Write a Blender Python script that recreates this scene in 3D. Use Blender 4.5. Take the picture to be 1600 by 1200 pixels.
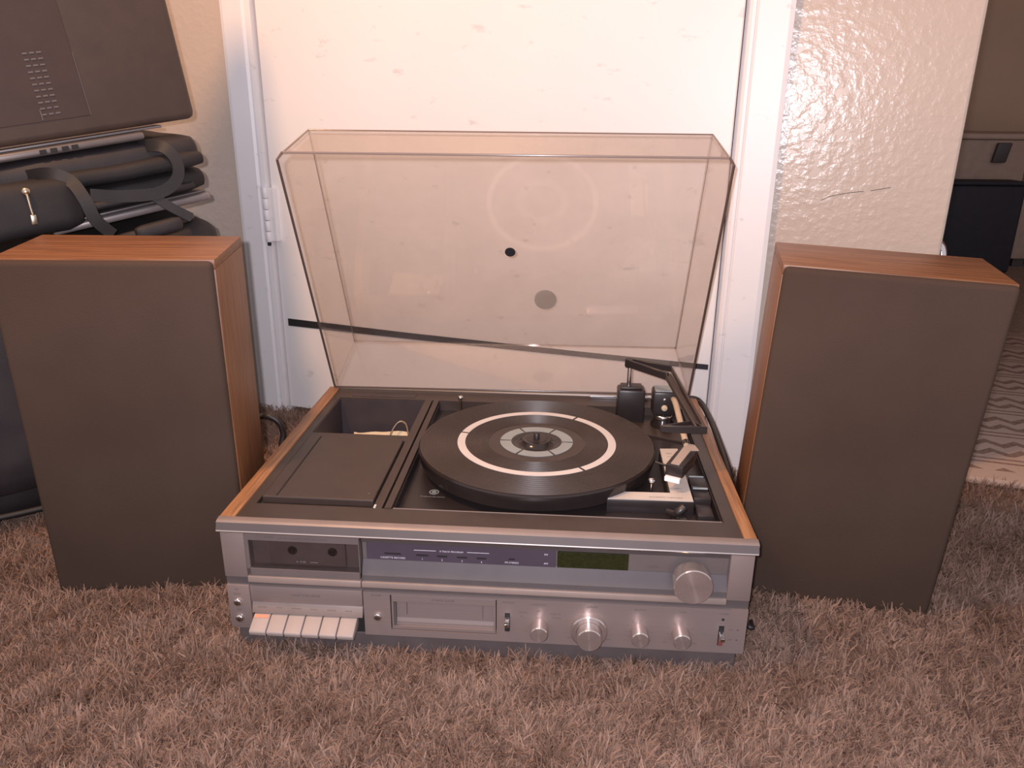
import bpy, bmesh, math, random
import numpy as np
from mathutils import Vector, Matrix, Euler, noise

R = math.radians
rng = random.Random(7)
scene = bpy.context.scene
COL = scene.collection
for o in list(bpy.data.objects):
    bpy.data.objects.remove(o)

# ------------------------------------------------------------------ camera
F_PX, PITCH, ROLL, CAM_H = 1224.69, 0.339403, 0.0106, 0.53436
cam_d = bpy.data.cameras.new('camera')
cam_d.sensor_fit = 'HORIZONTAL'
cam_d.sensor_width = 36.0
cam_d.lens = F_PX / 1600 * 36.0
cam_d.clip_start = 0.02
cam = bpy.data.objects.new('camera', cam_d)
COL.objects.link(cam)
_c, _s = math.cos(PITCH), math.sin(PITCH)
fw = Vector((0, _c, -_s)); up = Vector((0, _s, _c)); rt = Vector((1, 0, 0))
rt2 = rt * math.cos(ROLL) + up * math.sin(ROLL)
up2 = -rt * math.sin(ROLL) + up * math.cos(ROLL)
m = Matrix((rt2, up2, -fw)).transposed().to_4x4()
m.translation = Vector((0, 0, CAM_H))
cam.matrix_world = m
scene.camera = cam

# ------------------------------------------------------------------ world and lights
w = bpy.data.worlds.new('world'); scene.world = w
w.use_nodes = True
bg = w.node_tree.nodes['Background']
bg.inputs[0].default_value = (0.98, 0.90, 0.97, 1)
bg.inputs[1].default_value = 0.60

def point_light(name, loc, power, color, size):
    d = bpy.data.lights.new(name, 'POINT')
    d.energy = power; d.color = color; d.shadow_soft_size = size
    o = bpy.data.objects.new(name, d); o.location = loc
    COL.objects.link(o)
    return o
# warm room lamp up and to the left, outside the picture
point_light('warm_lamp_light', (-0.60, 0.50, 1.50), 58, (1.0, 0.54, 0.25), 0.07)
# the phone's own flash beside its lens
point_light('camera_flash_light', (-0.02, -0.02, 0.555), 30, (0.96, 0.91, 1.0), 0.006)

vs = scene.view_settings
vs.view_transform = 'Standard'; vs.look = 'None'; vs.exposure = 0.0; vs.gamma = 1.0
vs.use_curve_mapping = False

# ------------------------------------------------------------------ materials
def rgb(r, g, b):
    def l(c):
        c /= 255.0
        return c / 12.92 if c <= 0.04045 else ((c + 0.055) / 1.055) ** 2.4
    return (l(r), l(g), l(b), 1)

class NT:
    def __init__(s, name):
        s.m = bpy.data.materials.new(name); s.m.use_nodes = True
        s.t = s.m.node_tree; s.t.nodes.clear()
        s.out = s.n('ShaderNodeOutputMaterial')
    def n(s, typ, **kw):
        nd = s.t.nodes.new(typ)
        for k, v in kw.items():
            setattr(nd, k, v)
        return nd
    def l(s, a, b): s.t.links.new(a, b)
    def pbsdf(s, base=None, rough=0.5, metal=0.0, spec=0.5, **kw):
        b = s.n('ShaderNodeBsdfPrincipled')
        if base is not None: b.inputs['Base Color'].default_value = base
        b.inputs['Roughness'].default_value = rough
        b.inputs['Metallic'].default_value = metal
        b.inputs['Specular IOR Level'].default_value = spec
        for k, v in kw.items(): b.inputs[k].default_value = v
        s.l(b.outputs[0], s.out.inputs[0])
        return b
    def coords(s, scale=(1, 1, 1), rot=(0, 0, 0)):
        tc = s.n('ShaderNodeTexCoord'); mp = s.n('ShaderNodeMapping')
        mp.inputs['Scale'].default_value = scale
        mp.inputs['Rotation'].default_value = rot
        s.l(tc.outputs['Object'], mp.inputs[0])
        return mp.outputs[0]
    def noise(s, vec, scale, detail=3, rough=0.5):
        nz = s.n('ShaderNodeTexNoise')
        nz.inputs['Scale'].default_value = scale
        nz.inputs['Detail'].default_value = detail
        nz.inputs['Roughness'].default_value = rough
        s.l(vec, nz.inputs['Vector'])
        return nz.outputs[0]
    def ramp(s, fac, stops):
        r = s.n('ShaderNodeValToRGB')
        el = r.color_ramp.elements
        while len(el) < len(stops): el.new(0.5)
        for e, (p, c) in zip(el, stops): e.position = p; e.color = c
        s.l(fac, r.inputs[0])
        return r.outputs[0]
    def bump(s, height, bsdf, strength=0.3, dist=0.001):
        b = s.n('ShaderNodeBump')
        b.inputs['Strength'].default_value = strength
        b.inputs['Distance'].default_value = dist
        s.l(height, b.inputs['Height']); s.l(b.outputs[0], bsdf.inputs['Normal'])

M = {}
def plain(name, color, rough=0.5, metal=0.0, spec=0.5, var=0.12, vscale=40, bump=0.0, bscale=600, **kw):
    t = NT(name); b = t.pbsdf(color, rough, metal, spec, **kw)
    v = t.coords()
    if var:
        lo = tuple(c * (1 - var) for c in color[:3]) + (1,)
        hi = tuple(min(1, c * (1 + var)) for c in color[:3]) + (1,)
        t.l(t.ramp(t.noise(v, vscale), [(0.3, lo), (0.7, hi)]), b.inputs['Base Color'])
    if bump:
        t.bump(t.noise(v, bscale), b, bump, 0.0006)
    M[name] = t.m
    return t.m

def wood(name, dark, light, axis_scale, rough=0.45):
    t = NT(name); b = t.pbsdf(None, rough)
    v = t.coords(axis_scale)
    f = t.noise(v, 9, 6, 0.62)
    c1 = t.ramp(f, [(0.32, dark), (0.5, tuple((a + c) / 2 for a, c in zip(dark, light))), (0.68, light)])
    t.l(c1, b.inputs['Base Color'])
    t.bump(f, b, 0.15, 0.0005)
    M[name] = t.m

wd, wl = (0.118, 0.045, 0.019, 1), (0.25, 0.108, 0.047, 1)
wood('wood_x', wd, wl, (1.2, 22, 22))
wood('wood_y', wd, wl, (22, 1.2, 22))
wood('wood_z', wd, wl, (22, 22, 1.2))
wood('rail_wood', (0.16, 0.066, 0.026, 1), (0.36, 0.17, 0.075, 1), (40, 1.5, 40), 0.4)

def cloth():
    t = NT('grille_cloth'); b = t.pbsdf(None, 0.85, spec=0.2)
    v = t.coords()
    n1 = t.noise(v, 7, 3); n2 = t.noise(v, 900, 2)
    c = t.ramp(n1, [(0.3, (0.052, 0.032, 0.0235, 1)), (0.7, (0.066, 0.042, 0.031, 1))])
    t.l(c, b.inputs['Base Color'])
    t.bump(n2, b, 0.5, 0.0008)
    M['grille_cloth'] = t.m
cloth()

def plaster():
    t = NT('plaster_wall'); b = t.pbsdf(None, 0.25, spec=0.42)
    v = t.coords()
    c = t.ramp(t.noise(v, 3, 4), [(0.3, (0.49, 0.405, 0.34, 1)), (0.7, (0.55, 0.455, 0.385, 1))])
    t.l(c, b.inputs['Base Color'])
    n = t.noise(v, 80, 3, 0.5)
    h = t.ramp(n, [(0.42, (0, 0, 0, 1)), (0.70, (1, 1, 1, 1))])
    t.bump(h, b, 0.30, 0.0011)
    M['plaster_wall'] = t.m
plaster()

def scuffed_white(name, base, seed, rough=0.42):
    t = NT(name); b = t.pbsdf(None, rough)
    v = t.coords((1, 1, 1), (0, 0, seed))
    big = t.ramp(t.noise(v, 2.2, 4), [(0.3, tuple(c * 0.94 for c in base[:3]) + (1,)), (0.7, base)])
    v2 = t.coords((1.0, 1.0, 2.2), (0.3, 0.2, seed))
    sp = t.ramp(t.noise(v2, 24, 5, 0.62), [(0.63, (0, 0, 0, 1)), (0.70, (1, 1, 1, 1))])
    mx = t.n('ShaderNodeMixRGB'); mx.blend_type = 'MIX'
    mx.inputs[2].default_value = tuple(c * 0.80 for c in base[:3]) + (1,)
    t.l(big, mx.inputs[1]); t.l(sp, mx.inputs[0])
    t.l(mx.outputs[0], b.inputs['Base Color'])
    t.bump(t.noise(v, 55, 3), b, 0.12, 0.002)
    M[name] = t.m
scuffed_white('door_paint', (0.83, 0.80, 0.79, 1), 0.0)
scuffed_white('trim_paint', (0.83, 0.80, 0.80, 1), 1.3)

plain('deck_brown', (0.043, 0.029, 0.024, 1), 0.42, bump=0.15, bscale=900)
plain('bin_dark', (0.046, 0.033, 0.035, 1), 0.5)
plain('black_plastic', (0.022, 0.016, 0.016, 1), 0.38)
plain('gloss_black', (0.022, 0.016, 0.015, 1), 0.16)
plain('dark_gap', (0.010, 0.009, 0.009, 1), 0.7)
plain('base_dark', (0.084, 0.066, 0.066, 1), 0.55)
plain('bezel_top', (0.243, 0.191, 0.171, 1), 0.45, 0.2, var=0.05)
plain('bezel_band', (0.070, 0.056, 0.056, 1), 0.6, 0.0, var=0.05)
plain('chrome', (0.80, 0.78, 0.78, 1), 0.12, 1.0, var=0)
plain('lip_metal', (0.75, 0.70, 0.68, 1), 0.25, 1.0, var=0)
plain('groove_grey', (0.11, 0.09, 0.09, 1), 0.5, 0.3, var=0.05)
plain('purple_glass', (0.066, 0.051, 0.068, 1), 0.22, var=0.05)
plain('window_grey', (0.140, 0.113, 0.110, 1), 0.3, 0.1, var=0.05)
plain('window_slope', (0.106, 0.092, 0.095, 1), 0.2, 0.1, var=0.05)
plain('display_green', (0.020, 0.022, 0.008, 1), 0.15, var=0.2, vscale=300)
plain('cassette_well', (0.11, 0.088, 0.082, 1), 0.4, var=0.08)
plain('mat_rubber', (0.040, 0.027, 0.022, 1), 0.40, var=0.10)
plain('ring_white', (0.607, 0.552, 0.524, 1), 0.45, var=0.04)
plain('ring_grey', (0.30, 0.33, 0.33, 1), 0.4, 0.2, var=0.04)
plain('cream', (0.60, 0.47, 0.33, 1), 0.35, var=0.06)
plain('plate_silver', (0.62, 0.54, 0.48, 1), 0.42, 0.15, var=0.06)
plain('head_tan', (0.46, 0.36, 0.30, 1), 0.35, 0.2, var=0.06)
plain('white_tip', (0.85, 0.80, 0.80, 1), 0.4, var=0)
plain('key_silver', (0.324, 0.266, 0.243, 1), 0.55, 0.0, var=0.04)
plain('key_red', (0.62, 0.20, 0.13, 1), 0.4, var=0)
plain('red_lever', (0.17, 0.05, 0.045, 1), 0.35, var=0)
plain('print_dark', (0.085, 0.07, 0.07, 1), 0.6, var=0)
plain('print_light', (0.62, 0.58, 0.64, 1), 0.6, var=0)
plain('print_mid', (0.10, 0.08, 0.08, 1), 0.6, var=0)
plain('bag_black', (0.013, 0.010, 0.011, 1), 0.7, var=0.3, vscale=25, bump=0.6, bscale=1200)
plain('bag_panel', (0.020, 0.015, 0.017, 1), 0.6, var=0.3, vscale=25, bump=0.6, bscale=1200)
plain('webbing', (0.013, 0.011, 0.012, 1), 0.55, var=0.2, bump=0.5, bscale=1500)
plain('monitor_shell', (0.060, 0.037, 0.028, 1), 0.62, var=0.08, bump=0.25, bscale=1500)
plain('monitor_recess', (0.044, 0.024, 0.020, 1), 0.68, var=0.1, bump=0.25, bscale=1500)
plain('vent_edge', (0.119, 0.098, 0.091, 1), 0.5, var=0)
plain('laptop_grey', (0.19, 0.165, 0.16, 1), 0.35, 0.6, var=0.06)
plain('laptop_silver', (0.27, 0.235, 0.23, 1), 0.35, 0.5, var=0.06)
plain('brass', (0.52, 0.44, 0.34, 1), 0.35, 1.0, var=0.1)
plain('paper', (0.62, 0.50, 0.34, 1), 0.7, var=0.1)
plain('tape_black', (0.022, 0.020, 0.023, 1), 0.5)
plain('cable_black', (0.018, 0.014, 0.014, 1), 0.45)
plain('beige_box', (0.330, 0.235, 0.185, 1), 0.6, var=0.08)
plain('beige_edge', (0.400, 0.290, 0.230, 1), 0.55, var=0.05)
plain('navy', (0.014, 0.013, 0.022, 1), 0.7, var=0.2, bump=0.3)
plain('latch_dark', (0.055, 0.042, 0.045, 1), 0.5)
plain('far_wall', (0.520, 0.360, 0.255, 1), 0.8, var=0.06, vscale=4)
plain('gap_paint', (0.50, 0.48, 0.50, 1), 0.5, var=0.05)
plain('smudge', (0.28, 0.24, 0.21, 1), 0.6, var=0.15, vscale=90)

def brushed(name, color, rough, aniso, axis=None, grain=(4, 900, 900), metal=1.0):
    t = NT(name); b = t.pbsdf(color, rough, metal)
    v = t.coords(grain)
    f = t.noise(v, 1, 2)
    t.l(t.ramp(f, [(0.3, tuple(c * 0.93 for c in color[:3]) + (1,)), (0.7, color)]), b.inputs['Base Color'])
    b.inputs['Anisotropic'].default_value = aniso
    b.inputs['Anisotropic Rotation'].default_value = 0.25
    if axis:
        tg = t.n('ShaderNodeTangent'); tg.direction_type = 'RADIAL'; tg.axis = axis
        t.l(tg.outputs[0], b.inputs['Tangent'])
    M[name] = t.m
brushed('panel_silver', (0.266, 0.209, 0.194, 1), 0.36, 0.0, None, (4, 900, 900), 0.35)
brushed('knob_metal', (0.68, 0.60, 0.58, 1), 0.20, 0.85, 'Y', (300, 4, 300), 0.85)

def smoky():
    t = NT('smoky_plastic')
    tr = t.n('ShaderNodeBsdfTransparent'); tr.inputs[0].default_value = (0.935, 0.905, 0.888, 1)
    gl = t.n('ShaderNodeBsdfGlossy'); gl.inputs['Roughness'].default_value = 0.03
    gl.inputs['Color'].default_value = (1, 1, 1, 1)
    df = t.n('ShaderNodeBsdfDiffuse'); df.inputs[0].default_value = (0.48, 0.41, 0.37, 1)
    fr = t.n('ShaderNodeFresnel'); fr.inputs[0].default_value = 1.42
    m1 = t.n('ShaderNodeMixShader'); m2 = t.n('ShaderNodeMixShader')
    v = t.coords()
    haze = t.ramp(t.noise(v, 11, 5, 0.65), [(0.35, (0.03, 0.03, 0.03, 1)), (0.75, (0.09, 0.09, 0.09, 1))])
    t.l(haze, m1.inputs[0]); t.l(tr.outputs[0], m1.inputs[1]); t.l(df.outputs[0], m1.inputs[2])
    mn = t.n('ShaderNodeMath'); mn.operation = 'MINIMUM'; mn.inputs[1].default_value = 0.16; t.l(fr.outputs[0], mn.inputs[0])
    t.l(mn.outputs[0], m2.inputs[0]); t.l(m1.outputs[0], m2.inputs[1]); t.l(gl.outputs[0], m2.inputs[2])
    t.l(m2.outputs[0], t.out.inputs[0])
    M['smoky_plastic'] = t.m
    t = NT('smoky_edge')
    b = t.pbsdf((0.11, 0.072, 0.06, 1), 0.2)
    M['smoky_edge'] = t.m
    t = NT('smoky_edge_light')
    b = t.pbsdf((0.17, 0.125, 0.11, 1), 0.2)
    M['smoky_edge_light'] = t.m
    b.inputs['Base Color'].default_value = (0.24, 0.18, 0.155, 1)
smoky()

def clear_window():
    t = NT('clear_window')
    tr = t.n('ShaderNodeBsdfTransparent'); tr.inputs[0].default_value = (0.86, 0.84, 0.84, 1)
    gl = t.n('ShaderNodeBsdfGlossy'); gl.inputs['Roughness'].default_value = 0.05
    fr = t.n('ShaderNodeFresnel'); fr.inputs[0].default_value = 1.45
    m2 = t.n('ShaderNodeMixShader')
    t.l(fr.outputs[0], m2.inputs[0]); t.l(tr.outputs[0], m2.inputs[1]); t.l(gl.outputs[0], m2.inputs[2])
    t.l(m2.outputs[0], t.out.inputs[0]); M['clear_window'] = t.m
clear_window()

def carpet_mats():
    t = NT('carpet_base'); b = t.pbsdf(None, 0.95, spec=0.1)
    v = t.coords()
    t.l(t.ramp(t.noise(v, 160, 4), [(0.3, (0.22, 0.145, 0.11, 1)), (0.7, (0.36, 0.25, 0.20, 1))]), b.inputs['Base Color'])
    t.bump(t.noise(v, 300, 4), b, 0.8, 0.006)
    M['carpet_base'] = t.m
    t = NT('carpet_fibre'); b = t.pbsdf(None, 0.8, spec=0.15)
    at = t.n('ShaderNodeAttribute'); at.attribute_name = 'tone'
    c = t.ramp(at.outputs['Fac'], [(0.0, (0.17, 0.102, 0.074, 1)), (0.5, (0.285, 0.184, 0.140, 1)), (1.0, (0.395, 0.276, 0.222, 1))])
    t.l(c, b.inputs['Base Color'])
    tl = t.n('ShaderNodeBsdfTranslucent'); t.l(c, tl.inputs[0]); ms = t.n('ShaderNodeMixShader'); ms.inputs[0].default_value = 0.35
    t.l(b.outputs[0], ms.inputs[1]); t.l(tl.outputs[0], ms.inputs[2]); t.l(ms.outputs[0], t.out.inputs[0])
    M['carpet_fibre'] = t.m
carpet_mats()

def rug_mat():
    t = NT('rug_pattern'); b = t.pbsdf(None, 0.9, spec=0.1)
    tc = t.n('ShaderNodeTexCoord'); sx = t.n('ShaderNodeSeparateXYZ'); t.l(tc.outputs['Object'], sx.inputs[0])
    def mth(op, a, bb=None, clamp=False):
        nd = t.n('ShaderNodeMath'); nd.operation = op; nd.use_clamp = clamp
        for i, v in enumerate((a, bb)):
            if v is None: continue
            if isinstance(v, (int, float)): nd.inputs[i].default_value = v
            else: t.l(v, nd.inputs[i])
        return nd.outputs[0]
    x, y = sx.outputs[0], sx.outputs[1]
    # zigzag rows: y + tri(x) folded into bands
    tri = mth('PINGPONG', x, 0.022)
    yy = mth('ADD', y, mth('MULTIPLY', tri, 0.9))
    z = mth('PINGPONG', yy, 0.02)
    zig = mth('LESS_THAN', z, 0.0085)
    band = mth('GREATER_THAN', mth('PINGPONG', mth('ADD', y, 0.045), 0.06), 0.022)
    line = mth('LESS_THAN', mth('ABSOLUTE', mth('SUBTRACT', mth('PINGPONG', mth('ADD', y, 0.045), 0.06), 0.008)), 0.003)
    inside = mth('GREATER_THAN', y, 0.035)
    fac = mth('MULTIPLY', mth('MAXIMUM', mth('MULTIPLY', zig, band), line), inside)
    nz = t.noise(t.coords(), 220, 3)
    fac2 = mth('MULTIPLY', fac, mth('ADD', mth('MULTIPLY', nz, 0.9), 0.3), True)
    mx = t.n('ShaderNodeMixRGB'); mx.inputs[1].default_value = (0.44, 0.32, 0.262, 1); mx.inputs[2].default_value = (0.17, 0.095, 0.072, 1)
    t.l(fac2, mx.inputs[0]); t.l(mx.outputs[0], b.inputs['Base Color'])
    t.bump(nz, b, 0.5, 0.002)
    M['rug_pattern'] = t.m
rug_mat()

# ------------------------------------------------------------------ mesh helpers
class MB:
    """collects shapes into one bmesh, built as ONE mesh object"""
    def __init__(s): s.bm = bmesh.new()
    def box(s, x0, x1, y0, y1, z0, z1, bev=0.0, seg=2, xf=None):
        t = bmesh.new()
        vs_ = [t.verts.new((x, y, z)) for z in (z0, z1) for y in (y0, y1) for x in (x0, x1)]
        for f in ((0, 2, 3, 1), (4, 5, 7, 6), (0, 1, 5, 4), (2, 6, 7, 3), (0, 4, 6, 2), (1, 3, 7, 5)):
            t.faces.new([vs_[i] for i in f])
        if bev > 0:
            bmesh.ops.bevel(t, geom=t.edges[:], offset=bev, segments=seg, profile=0.5, affect='EDGES', clamp_overlap=True)
        s._merge(t, xf); return s
    def prism(s, poly, axis, a0, a1, bev=0.0, xf=None, seg=2):
        """poly: 2D points; axis 'x': (y,z), 'y': (x,z), 'z': (x,y); extruded a0..a1"""
        t = bmesh.new()
        def P(u, v, a):
            return {'x': (a, u, v), 'y': (u, a, v), 'z': (u, v, a)}[axis]
        A = [t.verts.new(P(u, v, a0)) for u, v in poly]; B = [t.verts.new(P(u, v, a1)) for u, v in poly]
        n = len(poly)
        t.faces.new(A); t.faces.new(B[::-1])
        for i in range(n): t.faces.new((A[i], B[i], B[(i + 1) % n], A[(i + 1) % n]))
        bmesh.ops.recalc_face_normals(t, faces=t.faces[:])
        if bev > 0:
            bmesh.ops.bevel(t, geom=t.edges[:], offset=bev, segments=seg, profile=0.5, affect='EDGES', clamp_overlap=True)
        s._merge(t, xf); return s
    def lathe(s, prof, seg=32, axis='z', origin=(0, 0, 0), a0=0.0, a1=2 * math.pi):
        """prof: (radius, height) list"""
        t = bmesh.new(); full = abs(a1 - a0 - 2 * math.pi) < 1e-6
        ns = seg if full else seg + 1
        rings = []
        for r, h in prof:
            ring = []
            for k in range(ns):
                a = a0 + (a1 - a0) * k / seg
                c, d = r * math.cos(a), r * math.sin(a)
                p = {'z': (c, d, h), 'y': (c, h, d), 'x': (h, c, d)}[axis]
                ring.append(t.verts.new(Vector(p) + Vector(origin)))
            rings.append(ring)
        for i in range(len(rings) - 1):
            for k in range(ns if full else ns - 1):
                k2 = (k + 1) % ns
                t.faces.new((rings[i][k], rings[i][k2], rings[i + 1][k2], rings[i + 1][k]))
        bmesh.ops.remove_doubles(t, verts=t.verts[:], dist=1e-6)
        bmesh.ops.recalc_face_normals(t, faces=t.faces[:])
        s._merge(t); return s
    def tube(s, pts, r, seg=8, flat=None, fref=None):
        """swept tube along smooth pts; flat=(w,h) sweeps a rectangle-ish ribbon"""
        P = [Vector(p) for p in pts]; t = bmesh.new(); rings = []
        n = len(P)
        prev = None
        for i in range(n):
            d = (P[min(i + 1, n - 1)] - P[max(i - 1, 0)]).normalized()
            ref = Vector((0, 0, 1)) if abs(d.z) < 0.93 else Vector((1, 0, 0))
            if prev is not None: ref = prev
            if fref is not None: ref = Vector(fref)
            b = d.cross(ref).normalized(); nn = b.cross(d).normalized(); prev = nn
            rr = r[i] if isinstance(r, (list, tuple)) else r
            ring = []
            if flat:
                w_, h_ = flat
                for sx, sy in ((-1, -1), (1, -1), (1, 1), (-1, 1)):
                    ring.append(t.verts.new(P[i] + b * (sx * w_ / 2) + nn * (sy * h_ / 2)))
            else:
                for k in range(seg):
                    a = 2 * math.pi * k / seg
                    ring.append(t.verts.new(P[i] + b * (rr * math.cos(a)) + nn * (rr * math.sin(a))))
            rings.append(ring)
        q = len(rings[0])
        for i in range(n - 1):
            for k in range(q):
                t.faces.new((rings[i][k], rings[i][(k + 1) % q], rings[i + 1][(k + 1) % q], rings[i + 1][k]))
        t.faces.new(rings[0][::-1]); t.faces.new(rings[-1])
        bmesh.ops.recalc_face_normals(t, faces=t.faces[:])
        s._merge(t); return s
    def _merge(s, t, xf=None):
        if xf is not None: bmesh.ops.transform(t, matrix=xf, verts=t.verts[:])
        me = bpy.data.meshes.new('tmp'); t.to_mesh(me); t.free()
        s.bm.from_mesh(me); bpy.data.meshes.remove(me)
    def build(s, name, mat, parent=None, smooth=None):
        me = bpy.data.meshes.new(name); s.bm.to_mesh(me); s.bm.free()
        me.materials.append(M[mat] if isinstance(mat, str) else mat)
        o = bpy.data.objects.new(name, me); COL.objects.link(o)
        if parent: o.parent = parent
        if smooth is not None:
            for p in me.polygons: p.use_smooth = True
            me.set_sharp_from_angle(angle=R(smooth))
        return o

def catmull(pts, n=8):
    P = [Vector(p) for p in pts]; P = [P[0] * 2 - P[1]] + P + [P[-1] * 2 - P[-2]]
    out = []
    for i in range(1, len(P) - 2):
        for k in range(n):
            t = k / n
            a, b, c, d = P[i - 1], P[i], P[i + 1], P[i + 2]
            out.append(0.5 * ((2 * b) + (c - a) * t + (2 * a - 5 * b + 4 * c - d) * t * t + (3 * b - a - 3 * c + d) * t ** 3))
    out.append(P[-2].copy())
    return out

def empty(name, loc, rot=(0, 0, 0)):
    o = bpy.data.objects.new(name, None); COL.objects.link(o)
    o.location = loc; o.rotation_euler = rot; o.empty_display_size = 0.05
    return o
def tag(o, label, cat=None, group=None, kind=None):
    o['label'] = label
    if cat: o['category'] = cat
    if group: o['group'] = group
    if kind: o['kind'] = kind
    return o

def text_mesh(items, name, mat, parent):
    """items: (string, x, y, z, height, plane); every word is a flat print of its own"""
    for it in items:
        st_, x, y, z, hgt = it[:5]; plane = it[5] if len(it) > 5 else 'front'
        cu = bpy.data.curves.new('t', 'FONT'); cu.body = st_; cu.align_x = 'CENTER'; cu.align_y = 'CENTER'
        cu.size = hgt * 1.35; cu.resolution_u = 2
        ob = bpy.data.objects.new('t', cu); COL.objects.link(ob)
        me = ob.to_mesh()
        xf = Matrix.Translation((x, y, z))
        if plane == 'front': xf = xf @ Matrix.Rotation(R(90), 4, 'X')
        elif plane != 'top': xf = xf @ Matrix.Rotation(plane, 4, 'X')
        t = bmesh.new(); t.from_mesh(me); ob.to_mesh_clear()
        mb = MB(); mb._merge(t, xf); mb.build(name, mat, parent)
        bpy.data.objects.remove(ob); bpy.data.curves.remove(cu)

# ------------------------------------------------------------------ the setting
WA = Vector((-0.46357, 1.35161, 0)); WANG = -0.310812      # casing face line of the door wall
wroot = Matrix.Translation(WA) @ Matrix.Rotation(WANG, 4, 'Z')  # local x = along wall, y = into the wall
def in_wall(o): o.matrix_world = wroot; return o
def wall_pt(s, n, z): return wroot @ Vector((s, n, z))

fl = MB()
fl.box(-3.4, 3.6, -1.2, 4.2, -0.03, 0.004)
floor = fl.build('floor', 'carpet_base'); tag(floor, 'tan shag carpeted floor', kind='structure')

wl_ = MB().box(-2.8, 0.03, 0.012, 0.13, 0, 2.4); wl_.box(0.82, 1.0752, 0.012, 0.13, 0, 2.4, 0.004, 2); wl_.box(0.03, 0.82, 0.012, 0.13, 2.06, 2.4)
wo = in_wall(wl_.build('wall_back', 'plaster_wall')); tag(wo, 'bumpy cream plaster wall around the white door', kind='structure')
fwall = MB().box(0.2, 3.6, 3.35, 3.45, 0, 2.4); tag(fwall.build('wall_far', 'far_wall'), 'dim brown wall of the room beyond', kind='structure')
rw = MB().box(3.5, 3.6, 0.9, 3.35, 0, 2.4); tag(rw.build('wall_right', 'far_wall'), 'unseen side wall added to keep the room beyond dim', kind='structure')  # out of view, added to cut ambient light in the far room
lw = MB().box(0.20, 0.30, 1.32, 3.35, 0, 2.4); tag(lw.build('wall_inner', 'far_wall'), 'unseen partition added behind the door to dim the room beyond', kind='structure')  # unseen divider added so less world light gets into the far room
cl = MB().prism([(0.2, 1.22), (3.6, 0.15), (3.6, 3.45), (0.2, 3.45)], 'z', 2.4, 2.45); tag(cl.build('ceiling', 'far_wall'), 'unseen ceiling added to dim the room beyond', kind='structure')  # added out of view to shade the far room from the world light

# pencil scuff on the plaster
MB().tube(catmull([(0.9187, 0.0119, 0.4201), (0.9315, 0.0119, 0.4265), (0.9547, 0.0119, 0.4317), (0.9700, 0.0119, 0.4340)], 6), 0.0004, 6).build('wall_scuff', 'print_dark', wo)
MB().tube([(0.9778, 0.0119, 0.4351), (1.0019, 0.0119, 0.4401)], 0.0004, 6).build('wall_scuff', 'print_dark', wo)
# door casings with a stepped profile
def casing(name, s0, s1, inner, label):
    mb = MB()
    if inner > 0: prof = [(s0, 0.012), (s0, 0.002), (s0 + 0.006, 0.0), (s1 - 0.016, 0.0), (s1 - 0.012, 0.003), (s1 - 0.009, 0.003), (s1 - 0.007, 0.000), (s1, 0.001), (s1, 0.03), (s0, 0.03)]
    else: prof = [(s0, 0.03), (s0, 0.004), (s0 + 0.004, 0.001), (s0 + 0.008, 0.001), (s0 + 0.010, 0.003), (s0 + 0.012, 0.0), (s1 - 0.006, 0.0), (s1, 0.002), (s1, 0.03)]
    mb.prism(prof, 'z', 0.0, 2.08)
    o = in_wall(mb.build(name, 'trim_paint')); tag(o, label, kind='structure'); return o
casing('trim_1', -0.002, 0.0535, 1, 'white painted door casing on the hinge side')
casing('trim_2', 0.801, 0.857, -1, 'white painted door casing on the latch side')
h_ = MB().box(-0.002, 0.857, 0.0, 0.03, 2.03, 2.09, 0.003); tag(in_wall(h_.build('trim_3', 'trim_paint')), 'white head casing over the door', kind='structure')

door = MB().box(0.0565, 0.795, 0.010, 0.045, 0.012, 2.025, 0.002)
door = in_wall(door.build('door_1', 'door_paint')); tag(door, 'white scuffed flush door', kind='structure')
MB().box(0.0535, 0.0565, 0.016, 0.05, 0.0, 2.03).build('door_gap', 'gap_paint', door)
MB().box(0.796, 0.801, 0.016, 0.05, 0, 2.03).build('door_gap', 'gap_paint', door)
# painted-over hinge: leaf, five knuckles, tips
hl = MB().box(0.043, 0.068, -0.0012, 0.012, 0.316, 0.404, 0.0008); hinge = hl.build('hinge', 'trim_paint', door)
for k in range(5):
    z0 = 0.315 + k * 0.0182
    MB().lathe([(0.0001, z0), (0.0046, z0 + 0.0003), (0.005, z0 + 0.001), (0.005, z0 + 0.0165), (0.0046, z0 + 0.0173), (0.0001, z0 + 0.0176)], 16, 'z', (0.0535, -0.004, 0)).build('hinge_knuckle', 'trim_paint', hinge, 40)
MB().lathe([(0.0001, 0.308), (0.003, 0.309), (0.0035, 0.313), (0.002, 0.316)], 12, 'z', (0.0535, -0.004, 0)).build('hinge_pin', 'dark_gap', hinge, 40)

# black tape across the door
tp = MB().prism([(0.068, 0.1665), (0.068, 0.1795), (0.30, 0.1755), (0.60, 0.1735), (0.7925, 0.1735), (0.7925, 0.1655), (0.60, 0.1650), (0.30, 0.1650)], 'y', 0.0088, 0.0100)
tag(in_wall(tp.build('tape_strip', 'tape_black')), 'narrow black strip of tape stuck across the white door', 'tape')

# ------------------------------------------------------------------ stereo music centre
SX, SY, SYAW = -0.02712, 0.65617, -0.065078
H = 0.1537
st = empty('stereo_music_center', (SX, SY, 0.0), (0, 0, SYAW))
tag(st, 'silver and wood stereo with open smoked lid, turntable and cassette deck', 'stereo')

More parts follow.
